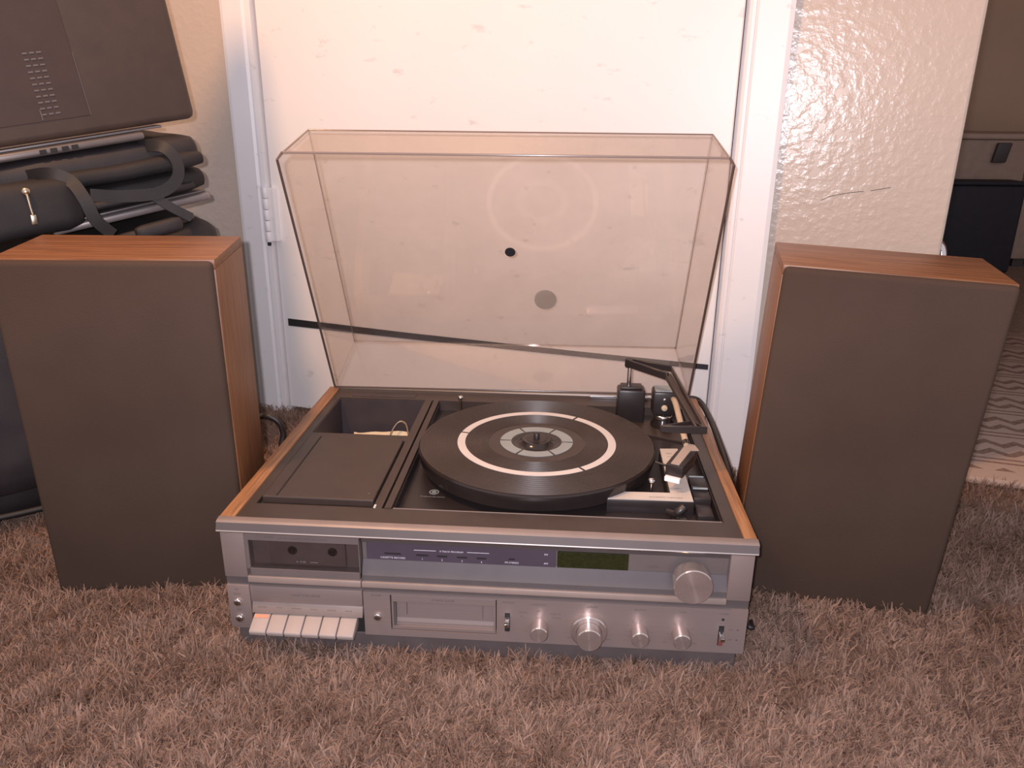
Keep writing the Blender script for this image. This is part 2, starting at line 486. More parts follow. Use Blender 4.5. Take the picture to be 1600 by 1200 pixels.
# hidden cabinet bottom, plinth and back
b_ = MB().box(-0.25, 0.25, 0.012, 0.386, 0.022, 0.086); b_.box(-0.25, 0.25, 0.378, 0.386, 0.086, 0.148)
b_.box(-0.252, 0.252, 0.004, 0.384, 0.006, 0.030, 0.002)
b_.build('chassis', 'base_dark', st)
for sx in (-1, 1):
    x0, x1 = (-0.26, -0.2445) if sx < 0 else (0.2475, 0.26)
    MB().box(x0, x1, 0.009, 0.388, 0.024, H, 0.0012).build('side_panel', 'rail_wood', st, 40)

# deck frame: strips around the bin, the panel and the turntable well
dk_ = MB()
xl, xr = -0.2445, 0.2475
dt = H - 0.002
dk_.box(xl, xr, 0.008, 0.040, 0.086, dt)                 # front strip
dk_.box(xl, xr, 0.350, 0.388, 0.086, dt)                 # rear strip
dk_.box(xl, -0.2350, 0.040, 0.350, 0.086, dt)            # left strip
dk_.box(0.2345, xr, 0.040, 0.350, 0.086, dt)             # right strip
dk_.box(-0.1150, -0.1060, 0.040, 0.350, 0.086, dt)       # middle strips with a groove
dk_.box(-0.1060, -0.1030, 0.040, 0.350, 0.086, dt - 0.006)
dk_.box(-0.1030, -0.0960, 0.040, 0.350, 0.086, dt + 0.001)
dk_.box(-0.2350, -0.1150, 0.2080, 0.2250, 0.086, dt)     # bar between bin and panel
dk_.box(-0.2350, -0.1150, 0.040, 0.2080, 0.086, dt - 0.005)
dk_.build('deck', 'deck_brown', st)
# flat storage panel, raised, with its groove
pn = MB().box(-0.2330, -0.1165, 0.0500, 0.2060, dt - 0.005, dt + 0.0035, 0.0015)
pnl = pn.build('storage_panel', 'deck_brown', st)
MB().box(-0.2185, -0.2170, 0.0515, 0.2050, dt + 0.0030, dt + 0.0040).build('panel_groove', 'dark_gap', pnl)
MB().lathe([(0.0001, dt + 0.0042), (0.0011, dt + 0.0040), (0.0013, dt + 0.0034)], 10, 'z', (-0.1245, 0.064, 0)).build('panel_speck', 'print_mid', pnl)
MB().box(-0.1142, -0.1122, 0.0400, 0.0455, dt - 0.001, dt + 0.0012).build('worn_corner', 'ring_white', st)
# bin
bn = MB()
bn.box(-0.2350, -0.1150, 0.2250, 0.350, 0.0862, 0.0870)
bn.box(-0.2350, -0.2338, 0.2250, 0.350, 0.087, dt - 0.001); bn.box(-0.1162, -0.1150, 0.2250, 0.350, 0.087, dt - 0.001)
bn.box(-0.2350, -0.1150, 0.2250, 0.2262, 0.087, dt - 0.001); bn.box(-0.2350, -0.1150, 0.3488, 0.350, 0.087, dt - 0.001)
bn.build('storage_bin', 'bin_dark', st)
MB().box(-0.219, -0.131, 0.356, 0.370, dt, dt + 0.0006).build('recess_plate', 'bin_dark', st)
# chrome hinge of the lid
hg = MB().box(0.112, 0.193, 0.3765, 0.3875, dt, dt + 0.004, 0.0012); hgo = hg.build('lid_hinge', 'lip_metal', st, 40)
MB().tube([(0.112, 0.376, dt + 0.0045), (0.193, 0.376, dt + 0.0045)], 0.0024).build('hinge_barrel', 'chrome', hgo, 60)

# ---- turntable
TZ = H - 0.016
tb = MB().box(-0.0960, 0.2345, 0.040, 0.350, 0.0862, TZ)
tb.box(-0.0955, -0.0945, 0.041, 0.349, TZ, TZ + 0.011); tb.box(0.2330, 0.2340, 0.041, 0.349, TZ, TZ + 0.011)
tt = tb.build('turntable', 'black_plastic', st)
MB().box(-0.0945, 0.2330, 0.0405, 0.0415, dt - 0.001, dt + 0.0004).build('well_edge', 'bezel_top', tt)
PC = (0.0443, 0.1892); PZ = H + 0.012
pl = MB().lathe([(0.0001, TZ + 0.004), (0.120, TZ + 0.004), (0.128, PZ - 0.020), (0.1345, PZ - 0.018), (0.1362, PZ - 0.010), (0.1372, PZ - 0.006), (0.1372, PZ - 0.002), (0.1355, PZ), (0.133, PZ - 0.0006), (0.0001, PZ - 0.0006)], 96, 'z', (PC[0], PC[1], 0))
plt = pl.build('platter', 'gloss_black', tt, 35)
# ribbed rubber mat (concentric ribs)
prof = [(0.030, PZ - 0.001)]
rr = 0.030
while rr < 0.1335:
    if rr > 0.0545:
        prof += [(rr, PZ + 0.0009), (rr + 0.0010, PZ + 0.0009), (rr + 0.0012, PZ + 0.0004), (rr + 0.0020, PZ + 0.0004)]; rr += 0.0022
    else:
        prof += [(rr, PZ + 0.0002), (rr + 0.002, PZ + 0.0002)]; rr += 0.0022
prof += [(0.1338, PZ - 0.0005)]
mt = MB().lathe(prof, 128, 'z', (PC[0], PC[1], 0)).build('platter_mat', 'mat_rubber', tt, 30)
def arc(r0, r1, a0, a1, z, h, name, mat, seg=24):
    mb = MB().lathe([(r0, z), (r0, z + h), (r1, z + h), (r1, z), (r0, z)], seg, 'z', (PC[0], PC[1], 0), R(a0), R(a1))
    return mb.build(name, mat, tt)
for a0, a1 in ((-53, 57.6), (59.4, 167.6), (169.4, 305.2)):
    arc(0.0832, 0.0922, a0, a1, PZ + 0.0004, 0.0008, 'strobe_ring', 'ring_white', 40)
for k in range(6):
    a = 2 + k * 60
    arc(0.0295, 0.0425, a, a + 56.5, PZ + 0.0003, 0.0006, 'label_segment', 'ring_grey', 12)
MB().lathe([(0.0001, PZ + 0.004), (0.0165, PZ + 0.004), (0.0185, PZ + 0.001), (0.0225, PZ - 0.001), (0.0268, PZ + 0.0008), (0.0292, PZ + 0.0006), (0.0292, PZ - 0.002)], 48, 'z', (PC[0], PC[1], 0)).build('hub_cap', 'gloss_black', tt, 40)
MB().lathe([(0.0001, PZ + 0.0120), (0.0022, PZ + 0.0115), (0.0034, PZ + 0.0100), (0.0036, PZ + 0.0045), (0.0120, PZ + 0.0042)], 20, 'z', (PC[0], PC[1], 0)).build('spindle', 'black_plastic', tt, 40)
# transport screws
def transport_screw(x, y, z1):
    MB().lathe([(0.0001, z1 + 0.0022), (0.0022, z1 + 0.0018), (0.0036, z1 + 0.0005), (0.0036, z1 - 0.0012), (0.0022, z1 - 0.003), (0.0016, z1 - 0.004), (0.0017, TZ - 0.001)], 18, 'z', (x, y, 0)).build('transport_screw', 'chrome', tt, 50)
transport_screw(-0.062, 0.318, H + 0.016)
transport_screw(0.1690, 0.100, H + 0.012)
# control plate, silver L on a black plinth
blk = MB().prism([(0.1216, 0.078), (0.2115, 0.078), (0.2115, 0.2125), (0.190, 0.2125), (0.187, 0.0985), (0.1405, 0.0965)], 'z', TZ - 0.001, H - 0.001, 0.0008)
cp = blk.build('control_plinth', 'black_plastic', tt, 40)
MB().prism([(0.1216, 0.0786), (0.2105, 0.0795), (0.2112, 0.2118), (0.1903, 0.2098), (0.1890, 0.0961), (0.1405, 0.0947)], 'z', H - 0.0012, H).build('control_plate', 'plate_silver', tt)
text_mesh([('SPEED', 0.1995, 0.196, H + 0.0003, 0.0022, 'top'), ('33 45', 0.1995, 0.187, H + 0.0003, 0.0022, 'top'), ('REJECT', 0.1985, 0.106, H + 0.0003, 0.0020, 'top'), ('AUTO', 0.1990, 0.098, H + 0.0003, 0.0020, 'top'), ('AUTOMATIC TURNTABLE', 0.1830, 0.0845, H + 0.0003, 0.0022, 'top')], 'plate_lettering', 'print_mid', tt)
# maker's mark on the corner of the turntable base
mk = MB().lathe([(0.0042, TZ + 0.0003), (0.0042, TZ + 0.0006), (0.0054, TZ + 0.0006), (0.0054, TZ + 0.0003), (0.0042, TZ + 0.0003)], 24, 'z', (-0.0635, 0.1060, 0))
mk.lathe([(0.0008, TZ + 0.0003), (0.0008, TZ + 0.0006), (0.0026, TZ + 0.0006), (0.0026, TZ + 0.0003), (0.0008, TZ + 0.0003)], 16, 'z', (-0.0635, 0.1060, 0))
mk.build('maker_emblem', 'ring_grey', tt)
text_mesh([('Professional Series', -0.0635, 0.0950, TZ + 0.0004, 0.0026, 'top')], 'maker_lettering', 'ring_grey', tt)
# small control levers and slides at the right of the plate
sl = MB().box(0.2135, 0.2320, 0.094, 0.112, TZ, H - 0.004, 0.001); sl.box(0.2140, 0.2320, 0.118, 0.140, TZ, H - 0.002, 0.001); sl.box(0.2135, 0.2300, 0.064, 0.088, TZ, H - 0.008, 0.001)
slo = sl.build('slide_block', 'black_plastic', tt, 40)
MB().box(0.2150, 0.2310, 0.1120, 0.1150, H - 0.003, H - 0.0015, 0.0005).build('slide_edge', 'ring_grey', slo)
MB().box(0.2150, 0.2310, 0.1410, 0.1430, H - 0.003, H - 0.0015, 0.0005).build('slide_edge', 'ring_grey', slo)
MB().tube(catmull([(0.184, 0.071, H - 0.009), (0.190, 0.062, H - 0.006), (0.194, 0.060, H - 0.002), (0.1985, 0.062, H + 0.002)]), [0.0035] * 12 + [0.0045] * 13, 10).build('speed_lever', 'black_plastic', tt, 60)
MB().box(0.187, 0.203, 0.055, 0.068, TZ, TZ + 0.006, 0.0015).build('lever_base', 'gloss_black', tt, 40)
# record-changer post with chrome rod and overarm
MB().box(0.146, 0.182, 0.322, 0.349, TZ, H + 0.0315, 0.003).box(0.150, 0.178, 0.326, 0.346, H + 0.0315, H + 0.0345, 0.001).build('changer_post', 'black_plastic', tt, 40)
ZA = 0.2195
MB().lathe([(0.0030, H + 0.030), (0.0030, ZA + 0.001), (0.0001, ZA + 0.001)], 16, 'z', (0.1605, 0.335, 0)).build('changer_rod', 'chrome', tt, 50)
oa = MB()
def bar(p0, p1, w_, h_, mb, bev=0.0008):
    p0, p1 = Vector(p0), Vector(p1); d = p1 - p0; L = d.length
    z = Vector((0, 0, 1)); y = z.cross(d).normalized(); zz = d.normalized().cross(y)
    xf = Matrix((d.normalized(), y, zz)).transposed().to_4x4(); xf.translation = p0
    mb.box(0, L, -w_ / 2, w_ / 2, -h_ / 2, h_ / 2, bev, 1, xf)
A0, B1, C1 = (0.158, 0.339, ZA), (0.208, 0.300, ZA - 0.001), (0.2235, 0.150, ZA - 0.010)
bar((0.1545, 0.336, ZA), (0.204, 0.287, ZA - 0.001), 0.0042, 0.010, oa)
bar((0.1590, 0.343, ZA), (0.212, 0.318, ZA - 0.001), 0.0030, 0.008, oa)
oa.lathe([(0.0001, ZA + 0.005), (0.0052, ZA + 0.005), (0.0052, ZA - 0.006), (0.0001, ZA - 0.006)], 16, 'z', (0.1595, 0.336, 0))
over = oa.build('overarm', 'black_plastic', tt, 40)
o2 = MB()
bar((0.2015, 0.288, ZA - 0.001), (0.2185, 0.146, ZA - 0.012), 0.0030, 0.006, o2)
bar((0.2115, 0.320, ZA - 0.001), (0.2275, 0.146, ZA - 0.012), 0.0030, 0.006, o2)
bar((0.2065, 0.305, ZA - 0.0035), (0.2230, 0.146, ZA - 0.0145), 0.0080, 0.0016, o2)
o2.build('overarm_bar', 'deck_brown', tt, 40)
o3 = MB()
bar((0.1795, 0.1435, ZA - 0.013), (0.2300, 0.1435, ZA - 0.013), 0.0030, 0.0085, o3)
bar((0.1800, 0.1450, ZA - 0.012), (0.2170, 0.1620, ZA - 0.012), 0.0026, 0.0050, o3)
bar((0.2170, 0.1620, ZA - 0.012), (0.2290, 0.1455, ZA - 0.012), 0.0026, 0.0050, o3)
o3.build('overarm_finger', 'black_plastic', tt, 40)
# tonearm pivot tower
pv = MB().box(0.1905, 0.2215, 0.306, 0.334, H + 0.004, H + 0.036, 0.003)
pvo = pv.build('pivot_tower', 'black_plastic', tt, 40)
MB().box(0.1930, 0.2190, 0.309, 0.332, H + 0.0358, H + 0.0372, 0.0006).build('pivot_cap', 'ring_grey', pvo)
MB().lathe([(0.0001, 0.3035), (0.0036, 0.3042), (0.0042, 0.3065)], 16, 'y', (0.2055, 0, H + 0.0150)).build('pivot_knob', 'cream', pvo, 50)
MB().lathe([(0.0001, 0.3045), (0.0020, 0.3050), (0.0022, 0.3065)], 12, 'y', (0.2050, 0, H + 0.0265)).build('pivot_screw', 'lip_metal', pvo, 50)
MB().lathe([(0.016, TZ), (0.016, TZ + 0.006), (0.011, TZ + 0.012), (0.011, H + 0.005), (0.0001, H + 0.005)], 24, 'z', (0.206, 0.316, 0)).build('pivot_base', 'gloss_black', tt, 40)
MB().lathe([(0.0112, H - 0.002), (0.0122, H - 0.001), (0.0122, H + 0.002), (0.0112, H + 0.003)], 24, 'z', (0.206, 0.316, 0)).build('pivot_ring', 'lip_metal', tt, 50)
# mount plate under the tower
MB().prism([(0.150, 0.300), (0.232, 0.262), (0.232, 0.348), (0.150, 0.348)], 'z', TZ, TZ + 0.003, 0.0005).build('mount_plate', 'deck_brown', tt)
# tonearm
ta = MB().tube(catmull([(0.2165, 0.318, H + 0.026), (0.2155, 0.280, H + 0.0305), (0.2140, 0.220, H + 0.0285), (0.2130, 0.168, H + 0.0265)], 6), 0.0036, 12)
tao = ta.build('tonearm', 'cream', tt, 60)
MB().tube([(0.2130, 0.170, H + 0.0265), (0.2128, 0.162, H + 0.026)], 0.0046, 14).build('arm_collar', 'gloss_black', tao, 60)
MB().tube([(0.2128, 0.162, H + 0.026), (0.2128, 0.154, H + 0.0255)], 0.0036, 14).build('arm_socket', 'cream', tao, 60)
# headshell angled inward
hx = Matrix.Translation((0.2010, 0.121, H + 0.0265)) @ Matrix.Rotation(R(-26), 4, 'Z') @ Matrix.Rotation(R(4), 4, 'X')
hs = MB().prism([(-0.0095, -0.022), (0.0095, -0.022), (0.0115, 0.010), (0.0085, 0.032), (-0.0030, 0.032), (-0.0090, 0.012)], 'z', -0.009, 0.004, 0.0012, hx)
hso = hs.build('headshell', 'black_plastic', tt, 40)
MB().prism([(-0.0045, -0.019), (0.0045, -0.019), (0.0050, 0.018), (0.0125, 0.022), (0.0045, 0.032), (-0.0010, 0.032), (-0.0045, 0.022)], 'z', 0.0038, 0.0050, 0, hx).build('headshell_top', 'head_tan', hso)
MB().box(-0.0085, 0.0080, -0.0265, -0.0215, -0.0140, -0.0085, 0.0006, 1, hx).build('stylus_tip', 'white_tip', hso)
MB().tube([hx @ Vector((-0.008, -0.012, -0.004)), hx @ Vector((-0.016, -0.012, -0.003)), hx @ Vector((-0.024, -0.011, -0.003))], 0.0013).build('finger_lift', 'black_plastic', hso, 60)

# ---- front
xf0, xf1 = -0.2566, 0.2570
bz = MB().prism([(0.007, 0.150), (0.007, 0.1545), (0.001, 0.1535), (-0.0015, 0.1522), (-0.0015, 0.150)], 'x', -0.2595, 0.2600, 0.0003)
bz.build('bezel', 'bezel_top', st, 30)
bb = MB().prism([(0.010, 0.1505), (-0.0016, 0.1519), (-0.0048, 0.1448), (0.010, 0.1448)], 'x', -0.2590, 0.2595)
bb.build('bezel_band', 'bezel_band', st)
MB().prism([(0.004, 0.1452), (-0.0049, 0.1452), (-0.0056, 0.1444), (-0.0052, 0.1434), (0.004, 0.1430)], 'x', -0.2586, 0.2590).build('bezel_lip', 'lip_metal', st, 40)
# upper end blocks and lower panels
for x0, x1 in ((xf0, -0.2332), (0.2348, xf1)):
    MB().box(x0, x1, -0.0022, 0.012, 0.0915, 0.1434, 0.0008).build('end_block', 'panel_silver', st, 40)
MB().box(xf0, -0.2335, -0.0022, 0.012, 0.0312, 0.0822, 0.0008).build('jack_panel', 'panel_silver', st, 40)
# control panel with the 8-track opening left free
cpn = MB()
TX0, TX1, TZ0, TZ1 = -0.0914, 0.0146, 0.0385, 0.0795
cpn.box(-0.1182, TX0, -0.0022, 0.012, 0.0312, 0.0815); cpn.box(TX1, xf1, -0.0022, 0.012, 0.0312, 0.0815)
cpn.box(TX0, TX1, -0.0022, 0.012, 0.0312, TZ0); cpn.box(TX0, TX1, -0.0022, 0.012, TZ1, 0.0815)
cpn.build('control_panel', 'panel_silver', st)
# mid groove and ledge
MB().box(xf0, xf1, 0.0005, 0.013, 0.0800, 0.0920).build('middle_groove', 'groove_grey', st)
MB().prism([(0.012, 0.0862), (-0.0022, 0.0862), (-0.0045, 0.0880), (-0.0036, 0.0935), (0.012, 0.0948)], 'x', -0.1185, 0.2346, 0.0004).build('ledge', 'bezel_top', st, 40)
# window interior
MB().box(-0.1182, 0.2348, 0.006, 0.012, 0.0930, 0.1432).build('dial_panel', 'window_grey', st)
MB().prism([(0.0045, 0.1432), (0.0010, 0.1432), (0.0035, 0.1342), (0.0060, 0.1342), (0.0060, 0.1432)], 'x', -0.1182, 0.2348).build('dial_header', 'bezel_band', st)
MB().prism([(0.0060, 0.1150), (0.0052, 0.1150), (-0.0015, 0.1000), (-0.0015, 0.0940), (0.0060, 0.0940)], 'x', -0.1182, 0.2348).build('dial_slope', 'window_slope', st)
MB().box(-0.1140, 0.0712, 0.0046, 0.0062, 0.1150, 0.1335).build('indicator_glass', 'purple_glass', st)
MB().box(0.0724, 0.1406, 0.0044, 0.0062, 0.1152, 0.1326, 0.0003).build('digital_display', 'display_green', st)
def dash(x, z, w_, y=0.0043, h=0.0010): return (x - w_ / 2, x + w_ / 2, y, y + 0.0003, z - h / 2, z + h / 2)
for x, z, w_ in ((-0.088, 0.1222, 0.016), (-0.0590, 0.1218, 0.012), (-0.0395, 0.1216, 0.010), (-0.020, 0.1214, 0.010), (-0.001, 0.1212, 0.009), (0.0285, 0.1220, 0.006)):
    MB().box(*dash(x, z, w_, 0.0041, 0.0016)).build('indicator_lamp', 'dark_gap', st)
for x in (-0.0670, -0.0150): MB().box(x, x + 0.0215, 0.0041, 0.0044, 0.1271, 0.1275).build('indicator_rule', 'print_light', st)
YT = 0.0040
text_mesh([('CASSETTE RECORD', -0.0880, YT, 0.1178, 0.0021), ('8 TRACK PROGRAM', -0.0302, YT, 0.1272, 0.0019), ('1', -0.0590, YT, 0.1178, 0.0021), ('2', -0.0395, YT, 0.1176, 0.0021), ('3', -0.0200, YT, 0.1174, 0.0021), ('4', -0.001, YT, 0.1172, 0.0021), ('FM STEREO', 0.0285, YT, 0.1182, 0.0020), ('FM', 0.0615, YT, 0.1288, 0.0021), ('AM', 0.0615, YT, 0.1190, 0.0021)], 'indicator_lettering', 'print_light', st)
text_mesh([('TUNING', 0.1640, 0.0056, 0.1198, 0.0022), ('DIGITAL FREQUENCY DISPLAY', 0.1060, 0.0016, 0.1382, 0.0018)], 'dial_lettering', 'print_dark', st)

# ---- cassette deck
cs = MB()
CX0, CX1 = -0.2325, -0.1192
cs.box(CX0, CX1, -0.0030, 0.010, 0.1348, 0.1425)                   # header
cs.box(CX0, -0.2290, -0.0030, 0.010, 0.0960, 0.1348)
cs.box(-0.1200, CX1, -0.0030, 0.010, 0.0960, 0.1348)
cs.box(CX0, CX1, -0.0030, 0.010, 0.0960, 0.1028)
door_f = cs.build('cassette_door', 'window_grey', st)
MB().box(-0.2290, -0.1200, -0.0018, -0.0010, 0.1028, 0.1348).build('cassette_window', 'clear_window', door_f)
text_mesh([('SEARS', -0.2075, -0.0032, 0.1388, 0.0026), ('AM FM CASSETTE STEREO RECORDER', -0.1740, -0.0032, 0.1380, 0.0021)], 'cassette_lettering', 'print_dark', door_f)
wb = MB().box(-0.2290, -0.1200, 0.0075, 0.010, 0.1028, 0.1348); wb.build('cassette_back', 'window_grey', st)
well = MB().box(-0.2105, -0.1350, 0.0035, 0.0076, 0.1050, 0.1335, 0.0004); wo_ = well.build('cassette_well', 'cassette_well', st)
for x in (-0.1877, -0.1477):
    MB().lathe([(0.0001, 0.0030), (0.0046, 0.0030), (0.0048, 0.0036)], 20, 'y', (x, 0, 0.1213)).build('reel_opening', 'dark_gap', wo_)
    hub = MB().lathe([(0.0001, 0.0012), (0.0014, 0.0014), (0.0017, 0.0030)], 12, 'y', (x, 0, 0.1213))
    for k in range(3):
        a = R(40 + 120 * k); hub.box(-0.0004, 0.0004, 0.0018, 0.0030, 0.001, 0.0036, 0, 1, Matrix.Translation((x, 0, 0.1213)) @ Matrix.Rotation(a, 4, 'Y'))
    hub.build('reel_hub', 'black_plastic', wo_, 40)
text_mesh([('A  C-60', -0.1800, 0.0032, 0.1087, 0.0022)], 'well_lettering', 'print_light', wo_)
MB().box(-0.1710, -0.1630, 0.0031, 0.0034, 0.1084, 0.1087).build('well_rule', 'print_light', wo_)
MB().prism([(0.010, 0.0862), (-0.0030, 0.0862), (-0.0052, 0.0882), (-0.0044, 0.0942), (0.010, 0.0958)], 'x', CX0, CX1, 0.0004).build('cassette_ledge', 'bezel_top', st, 40)
cc = MB().box(CX0, CX1, -0.0028, 0.010, 0.0640, 0.0825, 0.0006); cc.build('cassette_flap', 'panel_silver', st, 40)
text_mesh([('CASSETTE RECORDER', -0.1760, -0.0030, 0.0738, 0.0022)], 'flap_lettering', 'print_dark', st)
MB().prism([(0.010, 0.0634), (-0.0010, 0.0634), (-0.0045, 0.0520), (0.010, 0.0520)], 'x', CX0 + 0.0004, CX1 - 0.0004, 0.0004).build('key_fascia', 'bezel_top', st, 40)
MB().box(CX0, CX1, 0.0015, 0.012, 0.0312, 0.0522).build('key_recess', 'dark_gap', st)
names = ['RECORD', 'PLAY', 'REWIND', 'F.FWD', 'STOP EJ', 'PAUSE']
kw = 0.01745
lab = []
for k in range(6):
    x0 = -0.2300 + k * 0.01765; x1 = x0 + kw - 0.0010
    # piano key: sloping top tongue reaching out and down
    kb = MB().prism([(0.004, 0.0512), (-0.0046, 0.0506), (-0.0215, 0.0432), (-0.0222, 0.0415), (-0.0210, 0.0375), (0.004, 0.0375)], 'x', x0, x1, 0.0007)
    ko = kb.build('piano_key', 'key_silver', st, 40)
    if k == 0: MB().prism([(-0.0052, 0.0506), (-0.0085, 0.0492), (-0.0085, 0.0494), (-0.0052, 0.0509)], 'x', x0 + 0.001, x1 - 0.001).build('record_stripe', 'key_red', ko)
    lab.append((names[k], (x0 + x1) / 2, -0.0030, 0.0580, 0.0018, R(106)))
text_mesh(lab, 'key_lettering', 'print_mid', st)
# ---- jacks
def jack(x, z, parent=st):
    o = MB().lathe([(0.0016, -0.0022), (0.0016, -0.0052), (0.0030, -0.0052), (0.0040, -0.0044), (0.0042, -0.0022)], 24, 'y', (x, 0, z)).build('jack_socket', 'chrome', parent, 50)
    MB().lathe([(0.0001, -0.0026), (0.0017, -0.0026)], 12, 'y', (x, 0, z)).build('jack_hole', 'dark_gap', o)
jack(-0.2464, 0.0625); jack(-0.2464, 0.0435); jack(-0.1045, 0.0535)
# ---- 8-track slot
MB().box(TX0 + 0.0008, TX1 - 0.0008, 0.0080, 0.012, TZ0, TZ1).build('tape_slot_back', 'dark_gap', st)
tf = MB().box(TX0 + 0.0010, TX1 - 0.0010, -0.0012, 0.008, 0.0708, TZ1 - 0.0010, 0.0003)
tf.box(TX0 + 0.0010, -0.0885, -0.0012, 0.008, TZ0 + 0.001, 0.0708); tf.box(0.0118, TX1 - 0.0010, -0.0012, 0.008, TZ0 + 0.001, 0.0708)
tf.box(-0.0885, 0.0118, -0.0012, 0.008, TZ0 + 0.001, 0.0425)
tfo = tf.build('tape_slot_frame', 'panel_silver', st)
text_mesh([('8 TRACK PLAYER', -0.0385, -0.0014, 0.0748, 0.0022)], 'slot_lettering', 'print_dark', tfo)
fl_ = MB().prism([(0.0075, 0.0706), (0.0040, 0.0706), (0.0030, 0.0500), (0.0016, 0.0462), (0.0012, 0.0428), (0.0075, 0.0428)], 'x', -0.0882, 0.0115)
flo = fl_.build('tape_slot_door', 'panel_silver', st)
MB().box(-0.0882, -0.0862, -0.0010, 0.004, 0.0440, 0.0700).build('slot_guide', 'groove_grey', flo)
MB().box(-0.0762, -0.0756, 0.0026, 0.0036, 0.0540, 0.0700).build('slot_guide', 'groove_grey', flo)
MB().box(0.0000, 0.0004, 0.0026, 0.0036, 0.0530, 0.0700).build('slot_guide', 'groove_grey', flo)
# ---- lever switches
def lever(x, z0, z1, mat_low):
    MB().box(x - 0.0026, x + 0.0026, -0.0024, 0.0, z0, z1, 0.0002).build('switch_slot', 'dark_gap', st)
    o = MB().prism([(-0.0024, z0 + 0.009), (-0.0120, z0 + 0.0105), (-0.0130, z0 + 0.0150), (-0.0024, z0 + 0.0170)], 'x', x - 0.0022, x + 0.0022, 0.0007).build('switch_lever', 'chrome', st, 40)
    MB().box(x - 0.0021, x + 0.0021, -0.0040, -0.0022, z0 + 0.0006, z0 + 0.0095, 0.0003).build('lever_skirt', mat_low, o)
lever(0.0252, 0.0440, 0.0650, 'dark_gap')
lever(0.2335, 0.0400, 0.0625, 'red_lever')
MB().lathe([(0.0001, -0.0030), (0.0012, -0.0028), (0.0014, -0.0022)], 12, 'y', (0.2340, 0, 0.0698)).build('power_lamp', 'dark_gap', st, 50)
# ---- knobs
def knob(x, z, r, dep, name='knob', skirt=None):
    y0 = -0.0022
    o = MB().lathe([(r * 0.985, y0), (r, y0 - 0.0008), (r, y0 - dep + 0.0010), (r - 0.0008, y0 - dep), (0.0001, y0 - dep - 0.0001)], 64, 'y', (x, 0, z)).build(name, 'knob_metal', st, 30)
    if skirt:
        MB().lathe([(r + 0.0002, y0 - 0.0075), (skirt - 0.0012, y0 - 0.0075), (skirt, y0 - 0.0065), (skirt, y0)], 64, 'y', (x, 0, z)).build('knob_ring', 'knob_metal', o, 30)
    return o
knob(0.1995, 0.1150, 0.0182, 0.0170, 'tuning_knob')
knob(0.0570, 0.0520, 0.0085, 0.0155, 'function_knob')
knob(0.1055, 0.0520, 0.0122, 0.0200, 'volume_knob', 0.0178)
knob(0.1545, 0.0520, 0.0085, 0.0155, 'balance_knob')
knob(0.1945, 0.0520, 0.0085, 0.0155, 'tone_knob')
YP = -0.0024
text_mesh([('MIC', -0.2464, YP, 0.0772, 0.0020), ('RIGHT', -0.2464, YP, 0.0716, 0.0019), ('LEFT', -0.2464, YP, 0.0530, 0.0019), ('PHONES', -0.1050, YP, 0.0780, 0.0020),
           ('PROGRAM', 0.0262, YP, 0.0772, 0.0018), ('FUNCTION', 0.0560, YP, 0.0762, 0.0020), ('PHONO', 0.0410, YP, 0.0668, 0.0017), ('FM', 0.0395, YP, 0.0620, 0.0017), ('CASSETTE', 0.0725, YP, 0.0665, 0.0017), ('8 TRACK', 0.0735, YP, 0.0620, 0.0017), ('AM', 0.0560, YP, 0.0690, 0.0017),
           ('VOLUME', 0.1080, YP, 0.0765, 0.0019), ('BALANCE', 0.1545, YP, 0.0762, 0.0019), ('TONE', 0.1950, YP, 0.0760, 0.0019), ('POWER', 0.2345, YP, 0.0762, 0.0019), ('ON', 0.2425, YP, 0.0585, 0.0017), ('OFF', 0.2425, YP, 0.0470, 0.0017),
           ('MIN', 0.0865, YP, 0.0400, 0.0016), ('MAX', 0.1250, YP, 0.0400, 0.0016), ('L', 0.1425, YP, 0.0415, 0.0016), ('R', 0.1665, YP, 0.0415, 0.0016), ('MIN', 0.1800, YP, 0.0405, 0.0016), ('MAX', 0.2090, YP, 0.0405, 0.0016)], 'panel_lettering', 'print_mid', st)
def dot(x, z, r): MB().lathe([(0.0001, YP), (r, YP)], 8, 'y', (x, 0, z)).build('panel_dot', 'print_dark', st)
dot(0.2490, 0.0585, 0.0009); dot(0.2490, 0.0470, 0.0009)
for kx in (0.1545, 0.1945):
    for k in range(9):
        a = R(-130 + k * 32.5); dot(kx + 0.0125 * math.sin(a), 0.052 + 0.0125 * math.cos(a), 0.0004)

# ---- smoked lid: a five sided tray hinged at the rear, leaning forward of upright
LA, LL, LT, WLX = 1.12493, 0.36099, 0.08482, 0.25034
LYAW = 0.02872
def lidp(x, l, t):
    y = 0.3879 - math.cos(LA) * l + math.sin(LA) * t
    z = H + math.sin(LA) * l + math.cos(LA) * t
    return Vector((x - 0.0002, y + LYAW * x, z + 0.0015))
INS = 0.012; FR = 0.0105       # inset of the far face; front wall is cut back from the rim
def sheet(name, quad, mat, parent, th=0.0022, cent=None):
    """a thin solid sheet through the polygon, thickened towards the tray's inside"""
    P = [Vector(q) for q in quad]
    n = (P[1] - P[0]).cross(P[2] - P[0]).normalized()
    if n.dot(cent - P[0]) < 0: n = -n
    t = bmesh.new()
    A = [t.verts.new(q) for q in P]; B = [t.verts.new(q + n * th) for q in P]
    k = len(P); t.faces.new(A); t.faces.new(B[::-1])
    for i in range(k): t.faces.new((A[i], B[i], B[(i + 1) % k], A[(i + 1) % k]))
    bmesh.ops.recalc_face_normals(t, faces=t.faces[:])
    mb = MB(); mb._merge(t); return mb.build(name, mat, parent)
cent = lidp(0, LL / 2, LT / 2)
fx, f0, f1 = WLX - INS, INS, LL - INS
